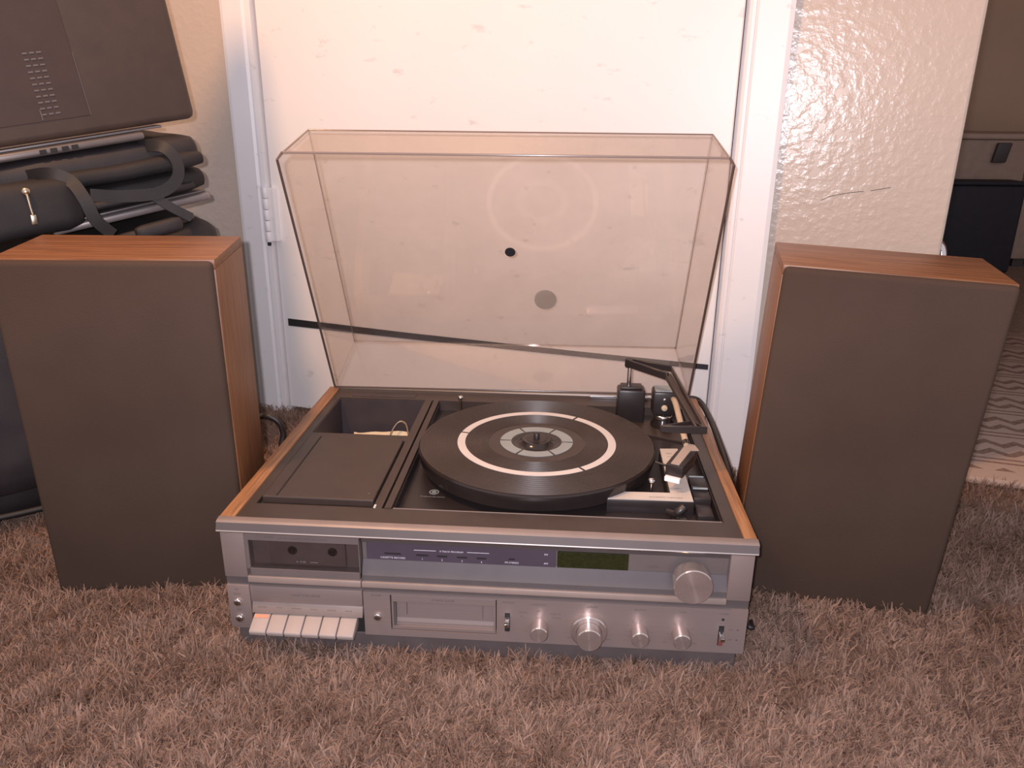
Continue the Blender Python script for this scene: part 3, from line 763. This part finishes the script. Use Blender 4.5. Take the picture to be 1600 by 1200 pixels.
top = sheet('dust_cover', [lidp(-fx, f0, LT), lidp(fx, f0, LT), lidp(fx, f1, LT), lidp(-fx, f1, LT)], 'smoky_plastic', st, 0.0024, cent)
top['label'] = 'smoked see-through plastic dust cover'
for sx in (-1, 1):
    sheet('cover_side', [lidp(sx * WLX, 0.001, 0), lidp(sx * WLX, LL - 0.004, 0), lidp(sx * WLX * 0.992, LL - 0.0015, FR * 0.8), lidp(sx * fx, f1, LT), lidp(sx * fx, f0, LT)], 'smoky_plastic', top, 0.0024, cent)
    MB().tube([lidp(sx * WLX, 0.001, 0), lidp(sx * WLX, LL - 0.004, 0), lidp(sx * WLX * 0.985, LL - 0.001, FR)], 0.0016, 6).build('cover_rim', 'smoky_edge', top, 60)
    MB().tube([lidp(sx * fx, f0, LT), lidp(sx * fx, f1, LT)], 0.0004, 6).build('cover_seam', 'smoky_edge_light', top, 60)
    MB().tube([lidp(sx * fx, f1, LT), lidp(sx * WLX * 0.985, LL - 0.001, FR)], 0.0010, 6).build('cover_seam', 'smoky_edge_light', top, 60)
sheet('cover_front', [lidp(-WLX * 0.985, LL - 0.0015, FR), lidp(WLX * 0.985, LL - 0.0015, FR), lidp(fx, f1, LT), lidp(-fx, f1, LT)], 'smoky_plastic', top, 0.0024, cent)
sheet('cover_back', [lidp(-WLX, 0.001, 0), lidp(WLX, 0.001, 0), lidp(fx, f0, LT), lidp(-fx, f0, LT)], 'smoky_plastic', top, 0.0024, cent)
MB().tube([lidp(-WLX * 0.985, LL - 0.001, FR), lidp(WLX * 0.985, LL - 0.001, FR)], 0.0015, 6).build('cover_rim', 'smoky_edge_light', top, 60)
MB().tube([lidp(-fx, f1, LT), lidp(fx, f1, LT)], 0.0010, 6).build('cover_seam', 'smoky_edge_light', top, 60)
MB().tube([lidp(-WLX, 0.001, 0), lidp(WLX, 0.001, 0)], 0.0014, 6).build('cover_rim', 'smoky_edge', top, 60)
# bump marks on the cover: black rubber dot and a dull smudge
ldir = (lidp(0, 1, 0) - lidp(0, 0, 0)).normalized(); tdir = (lidp(0, 0, 1) - lidp(0, 0, 0)).normalized(); xdir = ldir.cross(tdir)
def lid_disc(x, l, r, name, mat, sq=1.0):
    c = lidp(x, l, LT - 0.0026)
    xf = Matrix((xdir, ldir, tdir)).transposed().to_4x4(); xf.translation = c
    t = bmesh.new(); bmesh.ops.create_circle(t, cap_ends=True, segments=28, radius=r, matrix=Matrix.Diagonal((1, sq, 1, 1)))
    g = bmesh.ops.extrude_face_region(t, geom=t.faces[:]); bmesh.ops.translate(t, verts=[v for v in g['geom'] if isinstance(v, bmesh.types.BMVert)], vec=(0, 0, -0.0006))
    bmesh.ops.recalc_face_normals(t, faces=t.faces[:])
    mb = MB(); mb._merge(t, xf); return mb.build(name, mat, top)
lid_disc(-0.0020, 0.1800, 0.0070, 'rubber_dot', 'tape_black')
def smear():
    t = NT('smear'); d = t.n('ShaderNodeBsdfDiffuse'); d.inputs[0].default_value = (0.26, 0.22, 0.19, 1)
    tr = t.n('ShaderNodeBsdfTransparent'); mx = t.n('ShaderNodeMixShader'); mx.inputs[0].default_value = 0.33
    t.l(tr.outputs[0], mx.inputs[1]); t.l(d.outputs[0], mx.inputs[2]); t.l(mx.outputs[0], t.out.inputs[0]); M['smear'] = t.m
smear()
lid_disc(0.0455, 0.1005, 0.0155, 'smudge_mark', 'smear', 1.1)

# loose paper and wire lying in the bin (their own things)
sroot = Matrix.Translation((SX, SY, 0)) @ Matrix.Rotation(SYAW, 4, 'Z')
pp = MB(); t = bmesh.new(); bmesh.ops.create_grid(t, x_segments=14, y_segments=8, size=0.5)
for v in t.verts:
    v.co = Vector((v.co.x * 0.085, v.co.y * 0.06, 0.004 + 0.004 * noise.noise(Vector((v.co.x * 5, v.co.y * 5, 3)))))
bmesh.ops.solidify(t, geom=t.faces[:], thickness=0.0006)
pp._merge(t, Matrix.Translation((-0.168, 0.310, 0.0935)) @ Matrix.Rotation(0.1, 4, 'Z') @ Matrix.Rotation(R(20), 4, 'X'))
po = pp.build('paper_scrap', 'paper'); po.matrix_world = sroot; tag(po, 'crumpled yellowed paper scrap inside the open storage bin', 'paper')
wr = MB().tube(catmull([(-0.160, 0.300, 0.098), (-0.158, 0.322, 0.114), (-0.150, 0.335, 0.124), (-0.140, 0.332, 0.122), (-0.133, 0.315, 0.108), (-0.131, 0.296, 0.097)], 6), 0.0013, 8)
wro = wr.build('loose_wire', 'brass'); wro.matrix_world = sroot; tag(wro, 'loop of thin brass wire lying in the open storage bin', 'wire')

# ------------------------------------------------------------------ speakers
SW, SD, SH = 0.2119, 0.1221, 0.3828
def speaker(loc, rot, label):
    root = empty('bookshelf_speaker', loc)
    root.rotation_mode = 'XYZ'
    mm = Matrix.Rotation(rot[0], 3, 'Z') @ Matrix.Rotation(rot[1], 3, 'X') @ Matrix.Rotation(rot[2], 3, 'Y')
    root.rotation_euler = mm.to_euler('XYZ')
    tag(root, label, 'speaker', 'stereo speakers on the carpet')
    g = 0.010; th = 0.010
    # veneered panels: top, bottom, two sides, each with its grain
    MB().box(-SW / 2, SW / 2, g, SD, SH - th, SH, 0.0012).build('top_panel', 'wood_x', root, 40)
    MB().box(-SW / 2, SW / 2, g, SD, 0, th, 0.0012).build('bottom_panel', 'wood_x', root, 40)
    for sx in (-1, 1):
        x0, x1 = sorted((sx * SW / 2, sx * (SW / 2 - th)))
        MB().box(x0, x1, g, SD, th, SH - th, 0.0008).build('side_panel', 'wood_z', root, 40)
    MB().box(-SW / 2 + th, SW / 2 - th, SD - 0.008, SD - 0.003, th, SH - th).build('back_panel', 'black_plastic', root)
    MB().box(-SW / 2 + th, SW / 2 - th, g + 0.002, g + 0.012, th, SH - th).build('baffle', 'black_plastic', root)
    MB().box(-SW / 2 + 0.0005, SW / 2 - 0.0005, 0.0, g + 0.001, 0.0005, SH - 0.0005, 0.006, 4).build('grille', 'grille_cloth', root, 50)
    return root
speaker((-0.4053, 0.7667, 0.0085), (R(5.11), R(2.89), R(0.69)), 'wood veneer speaker with brown grille beside the stack of black bags')
speaker((0.3578, 0.7553, 0.0045), (R(-13.19), R(2.51), R(2.08)), 'wood veneer speaker with brown grille standing before the bumpy plaster wall')

# cords
def ang_wall(s, n, z): return tuple(wall_pt(s, n, z))
cd = MB().tube(catmull([(-0.360, 0.905, 0.120), (-0.385, 1.00, 0.118), (-0.365, 1.05, 0.1095), (-0.350, 1.05, 0.110), (-0.337, 1.05, 0.101), (-0.332, 1.05, 0.083), (-0.335, 1.045, 0.060), (-0.330, 1.04, 0.020), (-0.280, 1.075, 0.012)], 10), 0.0046, 10)
tag(cd.build('speaker_cord', 'cable_black', None, 60), 'thick black cord looping from behind the speaker by the bags', 'cord')
def sl2w(x, y, z): return tuple(sroot @ Vector((x, y, z)))
cd = MB().tube(catmull([sl2w(0.235, 0.393, 0.147), sl2w(0.256, 0.394, 0.151), sl2w(0.268, 0.386, 0.146), sl2w(0.271, 0.322, 0.144), sl2w(0.271, 0.259, 0.140), sl2w(0.271, 0.219, 0.136), sl2w(0.271, 0.188, 0.128), sl2w(0.269, 0.150, 0.095), sl2w(0.269, 0.120, 0.040), sl2w(0.272, 0.060, 0.018)], 8), 0.0040, 10)
tag(cd.build('power_cord', 'cable_black', None, 60), 'black cord running down beside the right wooden side of the stereo', 'cord')
cd = MB().tube(catmull([sl2w(0.276, 0.100, 0.014), sl2w(0.270, 0.070, 0.022), sl2w(0.277, 0.050, 0.024), sl2w(0.283, 0.075, 0.014)], 6), 0.0028, 8)
tag(cd.build('wire_end', 'cable_black', None, 60), 'short dark wire end poking out between stereo and speaker', 'wire')

# ------------------------------------------------------------------ stack of bags at the left
BANG = R(40)
B0 = Vector((-0.72, 0.88, 0))
broot = Matrix.Translation(B0) @ Matrix.Rotation(BANG, 4, 'Z')   # local x along the front of the stack, y into it
def soft_box(x0, x1, y0, y1, z0, z1, r, amp, seed, cuts=10, xf=None, shear=0.0):
    t = bmesh.new(); bmesh.ops.create_cube(t, size=1.0)
    bmesh.ops.subdivide_edges(t, edges=t.edges[:], cuts=cuts, use_grid_fill=True)
    L = Vector((x1 - x0, y1 - y0, z1 - z0)); c = Vector(((x0 + x1) / 2, (y0 + y1) / 2, (z0 + z1) / 2))
    for v in t.verts:
        p = Vector((v.co.x * L.x, v.co.y * L.y, v.co.z * L.z))
        q = Vector([max(-l / 2 + r, min(l / 2 - r, a)) for a, l in zip(p, L)])
        d = p - q
        # rounded box: push corner verts onto radius r (cube face -> sphere)
        e = Vector([(abs(a) / (l / 2)) for a, l in zip(p, L)])
        if d.length > 1e-9:
            mxa = max(abs(d.x), abs(d.y), abs(d.z)); p = q + d.normalized() * mxa
        nz = noise.noise_vector(Vector((p.x * 14 + seed, p.y * 14, p.z * 22))) * amp
        p = p + nz
        if shear: p.z += shear * (p.x - L.x / 2) * (p.z / L.z + 0.5)
        v.co = p + c
    mb = MB(); mb._merge(t, xf); return mb
def tilt(x, z, deg): return Matrix.Translation((x, 0, z)) @ Matrix.Rotation(-R(deg), 4, 'Y') @ Matrix.Translation((-x, 0, -z))
def bag_root(name, label, cat, group=None, loc=(0.2, 0.1, 0.0)):
    e = bpy.data.objects.new(name, None); COL.objects.link(e); e.matrix_world = broot; e.empty_display_size = 0.04
    return tag(e, label, cat, group)

# big bottom bag standing on the carpet
bt = bag_root('travel_bag', 'large black fabric bag on the carpet at the bottom of the stack', 'bag', 'black bags in the stack')
soft_box(-0.05, 0.388, -0.035, 0.22, 0.012, 0.395, 0.045, 0.006, 1.0, 16, None, 0.155).build('bag_body', 'bag_black', bt, 60)
soft_box(-0.02, 0.340, -0.052, -0.010, 0.06, 0.33, 0.020, 0.004, 5.0, 10).build('front_pocket', 'bag_panel', bt, 60)
MB().tube(catmull([(-0.045, -0.036, 0.040), (0.10, -0.050, 0.036), (0.24, -0.050, 0.038), (0.375, -0.034, 0.044)], 8), 0.004, 8).build('piping', 'webbing', bt, 60)
hd = MB().tube(catmull([(0.235, -0.008, 0.360), (0.250, -0.045, 0.372), (0.290, -0.056, 0.381), (0.330, -0.045, 0.390), (0.350, -0.005, 0.386)], 8), 0.0055, 8); hd.build('handle', 'bag_panel', bt, 60)
soft_box(0.262, 0.322, -0.064, -0.048, 0.371, 0.391, 0.007, 0.0015, 9.0, 5, tilt(0.29, 0.38, 10)).build('handle_wrap', 'bag_panel', bt, 60)

# thin silver laptop lying on it
xf = tilt(0.37, 0.41, 9.5)
lp = bag_root('thin_laptop', 'thin silver-edged laptop between the lower black bags', 'laptop')
MB().box(0.175, 0.376, -0.022, 0.22, 0.4095, 0.4195, 0.003, 3, xf).build('laptop_body', 'laptop_silver', lp, 40)
MB().box(0.176, 0.375, -0.011, 0.219, 0.4195, 0.4225, 0.0012, 2, xf).build('laptop_screen_lid', 'laptop_grey', lp, 40)

# flat middle bag
xf = tilt(0.37, 0.43, 9.0)
b2 = bag_root('flat_laptop_bag', 'flat black laptop bag squeezed under the thicker bag', 'bag', 'black bags in the stack')
soft_box(-0.04, 0.374, -0.028, 0.22, 0.4245, 0.4560, 0.0150, 0.003, 2.0, 14, xf).build('bag_body', 'bag_black', b2, 60)
soft_box(-0.02, 0.352, -0.036, 0.0, 0.4290, 0.4400, 0.005, 0.002, 7.0, 10, xf).build('front_flap', 'bag_panel', b2, 60)

# thick upper bag with straps and zip pull
xf = tilt(0.36, 0.47, 8.5)
b1 = bag_root('padded_laptop_bag', 'thick padded black laptop bag with straps and a metal zip pull', 'bag', 'black bags in the stack')
soft_box(-0.05, 0.372, -0.020, 0.22, 0.4580, 0.4985, 0.018, 0.003, 3.0, 16, xf).build('bag_body', 'bag_panel', b1, 60)
soft_box(-0.05, 0.366, -0.038, 0.03, 0.4560, 0.4760, 0.009, 0.003, 4.0, 14, xf).build('front_pocket', 'bag_black', b1, 60)
soft_box(-0.05, 0.205, -0.064, -0.030, 0.3900, 0.4520, 0.014, 0.004, 6.0, 12, tilt(0.2, 0.43, 7)).build('side_pouch', 'bag_black', b1, 60)
def strap(pts, name='strap', wd_=0.015): MB().tube(catmull(pts, 8), 0, 4, (wd_, 0.0025), (0.05, -1, 0.12)).build(name, 'webbing', b1, 60)
strap([(0.150, 0.000, 0.446), (0.178, -0.044, 0.454), (0.198, -0.056, 0.446), (0.208, -0.068, 0.425), (0.216, -0.070, 0.400), (0.234, -0.066, 0.380)])
strap([(0.290, 0.000, 0.480), (0.314, -0.034, 0.482), (0.328, -0.044, 0.465), (0.325, -0.048, 0.442), (0.300, -0.050, 0.426), (0.255, -0.052, 0.424), (0.218, -0.055, 0.428)])
strap([(0.285, -0.046, 0.428), (0.310, -0.052, 0.408), (0.335, -0.056, 0.392)], 'strap', 0.012)
zb = MB().lathe([(0.0001, -0.0595), (0.0036, -0.0590), (0.0050, -0.0570), (0.0050, -0.0540), (0.0035, -0.0525)], 14, 'y', (0.1485, -0.012, 0.437))
zbo = zb.build('zip_slider', 'brass', b1, 50)
MB().tube([(0.1485, -0.0710, 0.434), (0.1495, -0.0710, 0.420), (0.1505, -0.0710, 0.411)], [0.0016, 0.0015, 0.0015], 8).box(0.1475, 0.1540, -0.0725, -0.0695, 0.3990, 0.4110, 0.0012).build('zip_pull', 'brass', zbo, 50)

# grey laptop lying on the bag
xf = tilt(0.30, 0.499, 8.4)
l2 = bag_root('grey_laptop', 'closed grey laptop lying on the padded bag under the monitor', 'laptop')
MB().box(-0.04, 0.300, -0.020, 0.19, 0.4905, 0.5000, 0.003, 3, xf).build('laptop_body', 'laptop_grey', l2, 40)
MB().box(-0.04, 0.330, 0.000, 0.19, 0.5003, 0.5035, 0.001, 2, xf).build('laptop_screen_lid', 'laptop_silver', l2, 40)
for x in (0.180, 0.192, 0.205, 0.216):
    MB().box(x - 0.0038, x + 0.0038, -0.0212, -0.019, 0.4930, 0.4980, 0.0004, 1, xf).build('port', 'dark_gap', l2)

# monitor standing on top with its back to us
mo = bag_root('flat_monitor', 'dark brown plastic monitor seen from behind on the bag stack', 'monitor')
mx_ = Matrix.Translation((0.372, -0.012, 0.5165)) @ Matrix.Rotation(-R(8.3), 4, 'Y') @ Matrix.Rotation(R(1.5), 4, 'X')
MBo = MB().box(-0.46, 0, 0, 0.028, 0, 0.39, 0.009, 4, mx_); shell = MBo.build('back_shell', 'monitor_shell', mo, 50)
MB().box(-0.452, -0.006, 0.0275, 0.040, 0.0010, 0.386, 0.004, 3, mx_).build('front_bezel', 'black_plastic', mo, 50)
MB().box(-0.27, -0.1275, -0.0006, 0.004, 0.022, 0.36, 0.0005, 1, mx_).build('recessed_panel', 'monitor_recess', mo)
MB().box(-0.1278, -0.1272, -0.0012, 0.001, 0.022, 0.095, 0, 1, mx_).build('panel_edge', 'vent_edge', mo)
MB().box(-0.1820, -0.1810, -0.0014, 0.001, 0.024, 0.036, 0, 1, mx_).build('panel_edge', 'vent_edge', mo)
vent = None
for row in range(11):
    for c_ in range(3):
        x = -0.178 + c_ * 0.0075; z = 0.030 + row * 0.0068
        o = MB().box(x - 0.0026, x + 0.0026, -0.0012, 0.0005, z - 0.0008, z + 0.0008, 0, 1, mx_) if vent is None else None
        if vent is None:
            vent = o.build('vent_slot', 'vent_edge', mo)
        else:
            v2 = vent.copy(); COL.objects.link(v2); v2.parent = mo
            off = mx_.to_3x3() @ Vector((c_ * 0.0075, 0, row * 0.0068)); v2.location = off

# ------------------------------------------------------------------ room beyond the wall end
rug = MB().box(0.0, 1.6, 0.0, 0.95, 0.008, 0.020, 0.004, 2)
ro = rug.build('area_rug', 'rug_pattern', None, 40)
ro.matrix_world = Matrix.Translation((0.615, 1.086, 0.0)) @ Matrix.Rotation(R(-16.9), 4, 'Z')
tag(ro, 'beige woven rug with brown zigzag rows in the dim room', 'rug')

cb = empty('storage_cabinet', (1.78, 2.83, 0.004)); tag(cb, 'low beige cabinet with a dark latch against the far wall', 'cabinet')
MB().box(-0.60, 0.0, 0.0, 0.42, 0.03, 0.442, 0.006).build('cabinet_body', 'beige_box', cb, 40)
MB().box(-0.605, 0.005, -0.008, 0.425, 0.442, 0.462, 0.006, 3).build('cabinet_top', 'beige_edge', cb, 40)
MB().prism([(-0.118, 0.432), (-0.068, 0.432), (-0.080, 0.366), (-0.128, 0.366)], 'y', -0.014, 0.0, 0.004).build('latch', 'latch_dark', cb, 40)
for x in (-0.58, -0.03):
    MB().box(x - 0.02, x + 0.02, 0.02, 0.06, 0.0, 0.03).build('foot', 'latch_dark', cb)
c2 = empty('narrow_cabinet', (1.80, 2.83, 0.004)); tag(c2, 'plain beige cabinet standing past the seam beside the latched one', 'cabinet')
MB().box(0.0, 0.5, 0.004, 0.42, 0.03, 0.440, 0.006).build('cabinet_body', 'beige_box', c2, 40)
MB().box(-0.004, 0.505, -0.004, 0.425, 0.440, 0.460, 0.006, 3).build('cabinet_top', 'beige_edge', c2, 40)
for x in (0.04, 0.46):
    MB().box(x - 0.02, x + 0.02, 0.02, 0.06, 0.0, 0.03).build('foot', 'latch_dark', c2)
nb = empty('fabric_bin', (1.56, 2.70, 0.004)); tag(nb, 'dark navy boxy fabric bin in front of the beige cabinet', 'bin')
mbn = MB().box(-0.16, 0.16, 0.0, 0.10, 0.003, 0.300, 0.012, 3); mbn.build('bin_body', 'navy', nb, 40)
MB().box(-0.162, 0.162, -0.003, 0.103, 0.300, 0.312, 0.004, 2).build('bin_rim', 'navy', nb, 40)
ch = MB().tube(catmull([(0.745, 1.42, 0.020), (0.752, 1.42, 0.10), (0.763, 1.42, 0.20), (0.776, 1.42, 0.290), (0.755, 1.44, 0.318), (0.70, 1.46, 0.322), (0.62, 1.48, 0.30), (0.60, 1.49, 0.20), (0.60, 1.49, 0.020)], 8), 0.009, 12)
tag(ch.build('chrome_frame', 'chrome', None, 60), 'bent chrome tube frame peeking out behind the plaster wall end', 'frame')

# ------------------------------------------------------------------ shag carpet pile
def inside_rect(px, py, mat2, x0, x1, y0, y1):
    inv = mat2.inverted()
    lx = inv[0][0] * px + inv[0][1] * py + inv[0][3]; ly = inv[1][0] * px + inv[1][1] * py + inv[1][3]
    return (lx > x0) & (lx < x1) & (ly > y0) & (ly < y1)
def carpet():
    g = np.random.default_rng(11)
    def zone(x0, x1, y0, y1, dens):
        n = int((x1 - x0) * (y1 - y0) * dens)
        return np.column_stack([g.uniform(x0, x1, n), g.uniform(y0, y1, n)])
    P = np.vstack([zone(-0.95, 1.05, 0.28, 0.62, 300000), zone(-1.1, 1.3, 0.62, 0.95, 170000), zone(-0.9, 1.5, 0.95, 1.45, 70000), zone(-1.7, -0.95, 0.3, 1.6, 40000)])
    x, y = P[:, 0], P[:, 1]
    keep = np.ones(len(P), bool)
    keep &= ~inside_rect(x, y, sroot, -0.2500, 0.2500, 0.006, 0.382)
    for (lx, ly, yw) in ((-0.4053, 0.7667, R(5.11)), (0.3578, 0.7553, R(-13.19))):
        mm = Matrix.Translation((lx, ly, 0)) @ Matrix.Rotation(yw, 4, 'Z')
        keep &= ~inside_rect(x, y, mm, -0.102, 0.102, 0.003, 0.125)
    keep &= ~inside_rect(x, y, broot, -0.035, 0.375, -0.022, 0.21)
    keep &= ~inside_rect(x, y, wroot, -2, 1.080, 0.002, 0.14)
    keep &= ~inside_rect(x, y, wroot, -2, 0.9, 0.0, 3.0)
    keep &= ~inside_rect(x, y, ro.matrix_world, 0.004, 2, 0.004, 2)
    P = P[keep]; x, y = P[:, 0], P[:, 1]; n = len(P)
    # clumped lean directions from smooth random fields
    def field(scale, seed):
        gg = np.random.default_rng(seed); out = np.zeros(n)
        for k in range(14):
            a = gg.uniform(0, 6.283); f = scale * gg.uniform(0.6, 1.7); ph = gg.uniform(0, 6.283)
            out += np.sin((x * np.cos(a) + y * np.sin(a)) * f + ph)
        return out / 3.0
    th = 1.2 * field(70, 1) + 2.2 * field(260, 2) + g.normal(0, 0.9, n)
    lean = np.clip(0.85 + 0.25 * field(200, 3) + g.normal(0, 0.3, n), 0.1, 1.5)
    L = np.clip(0.0165 + 0.0015 * field(120, 4) + g.normal(0, 0.0025, n), 0.008, 0.024)
    Wd = np.clip(g.normal(0.0015, 0.0003, n), 0.0009, 0.0026)
    dx, dy = np.cos(th), np.sin(th)
    tw = th + np.pi / 2 + g.normal(0, 0.7, n)
    wx, wy = np.cos(tw), np.sin(tw)
    ts = [(0.0, 0.7), (0.6, 1.0), (1.0, 0.4)]
    V = np.zeros((n, 6, 3))
    for i, (t, wf) in enumerate(ts):
        ang = lean * (0.35 + 0.65 * t)           # bends over towards the tip
        r = L * t
        cx = x + dx * r * np.sin(ang); cy = y + dy * r * np.sin(ang); cz = 0.005 + r * np.cos(ang)
        hw = Wd * wf / 2
        tz = 0.25 * hw * (i % 2)
        V[:, 2 * i] = np.column_stack([cx - wx * hw, cy - wy * hw, cz])
        V[:, 2 * i + 1] = np.column_stack([cx + wx * hw, cy + wy * hw, cz + tz])
    base = (np.arange(n) * 6)[:, None]
    quads = np.array([[0, 1, 3, 2], [2, 3, 5, 4]])
    Fc = (base[:, :, None] + quads[None]).reshape(-1, 4)
    me = bpy.data.meshes.new('carpet_pile')
    me.vertices.add(n * 6); me.vertices.foreach_set('co', V.reshape(-1).astype(np.float32))
    nf = len(Fc)
    me.loops.add(nf * 4); me.loops.foreach_set('vertex_index', Fc.reshape(-1).astype(np.int32))
    me.polygons.add(nf); me.polygons.foreach_set('loop_start', (np.arange(nf) * 4).astype(np.int32))
    me.update(calc_edges=True)
    me.polygons.foreach_set('use_smooth', np.ones(nf, bool))
    tone = np.clip(0.50 + 0.12 * field(60, 5) + g.normal(0, 0.17, n), 0, 1)
    tv = np.repeat(tone[:, None], 6, 1)
    at = me.attributes.new('tone', 'FLOAT', 'POINT'); at.data.foreach_set('value', tv.reshape(-1).astype(np.float32))
    me.materials.append(M['carpet_fibre'])
    o = bpy.data.objects.new('carpet_pile', me); COL.objects.link(o)
    tag(o, 'soft tan shag carpet pile covering the floor', 'carpet', kind='stuff')
carpet()
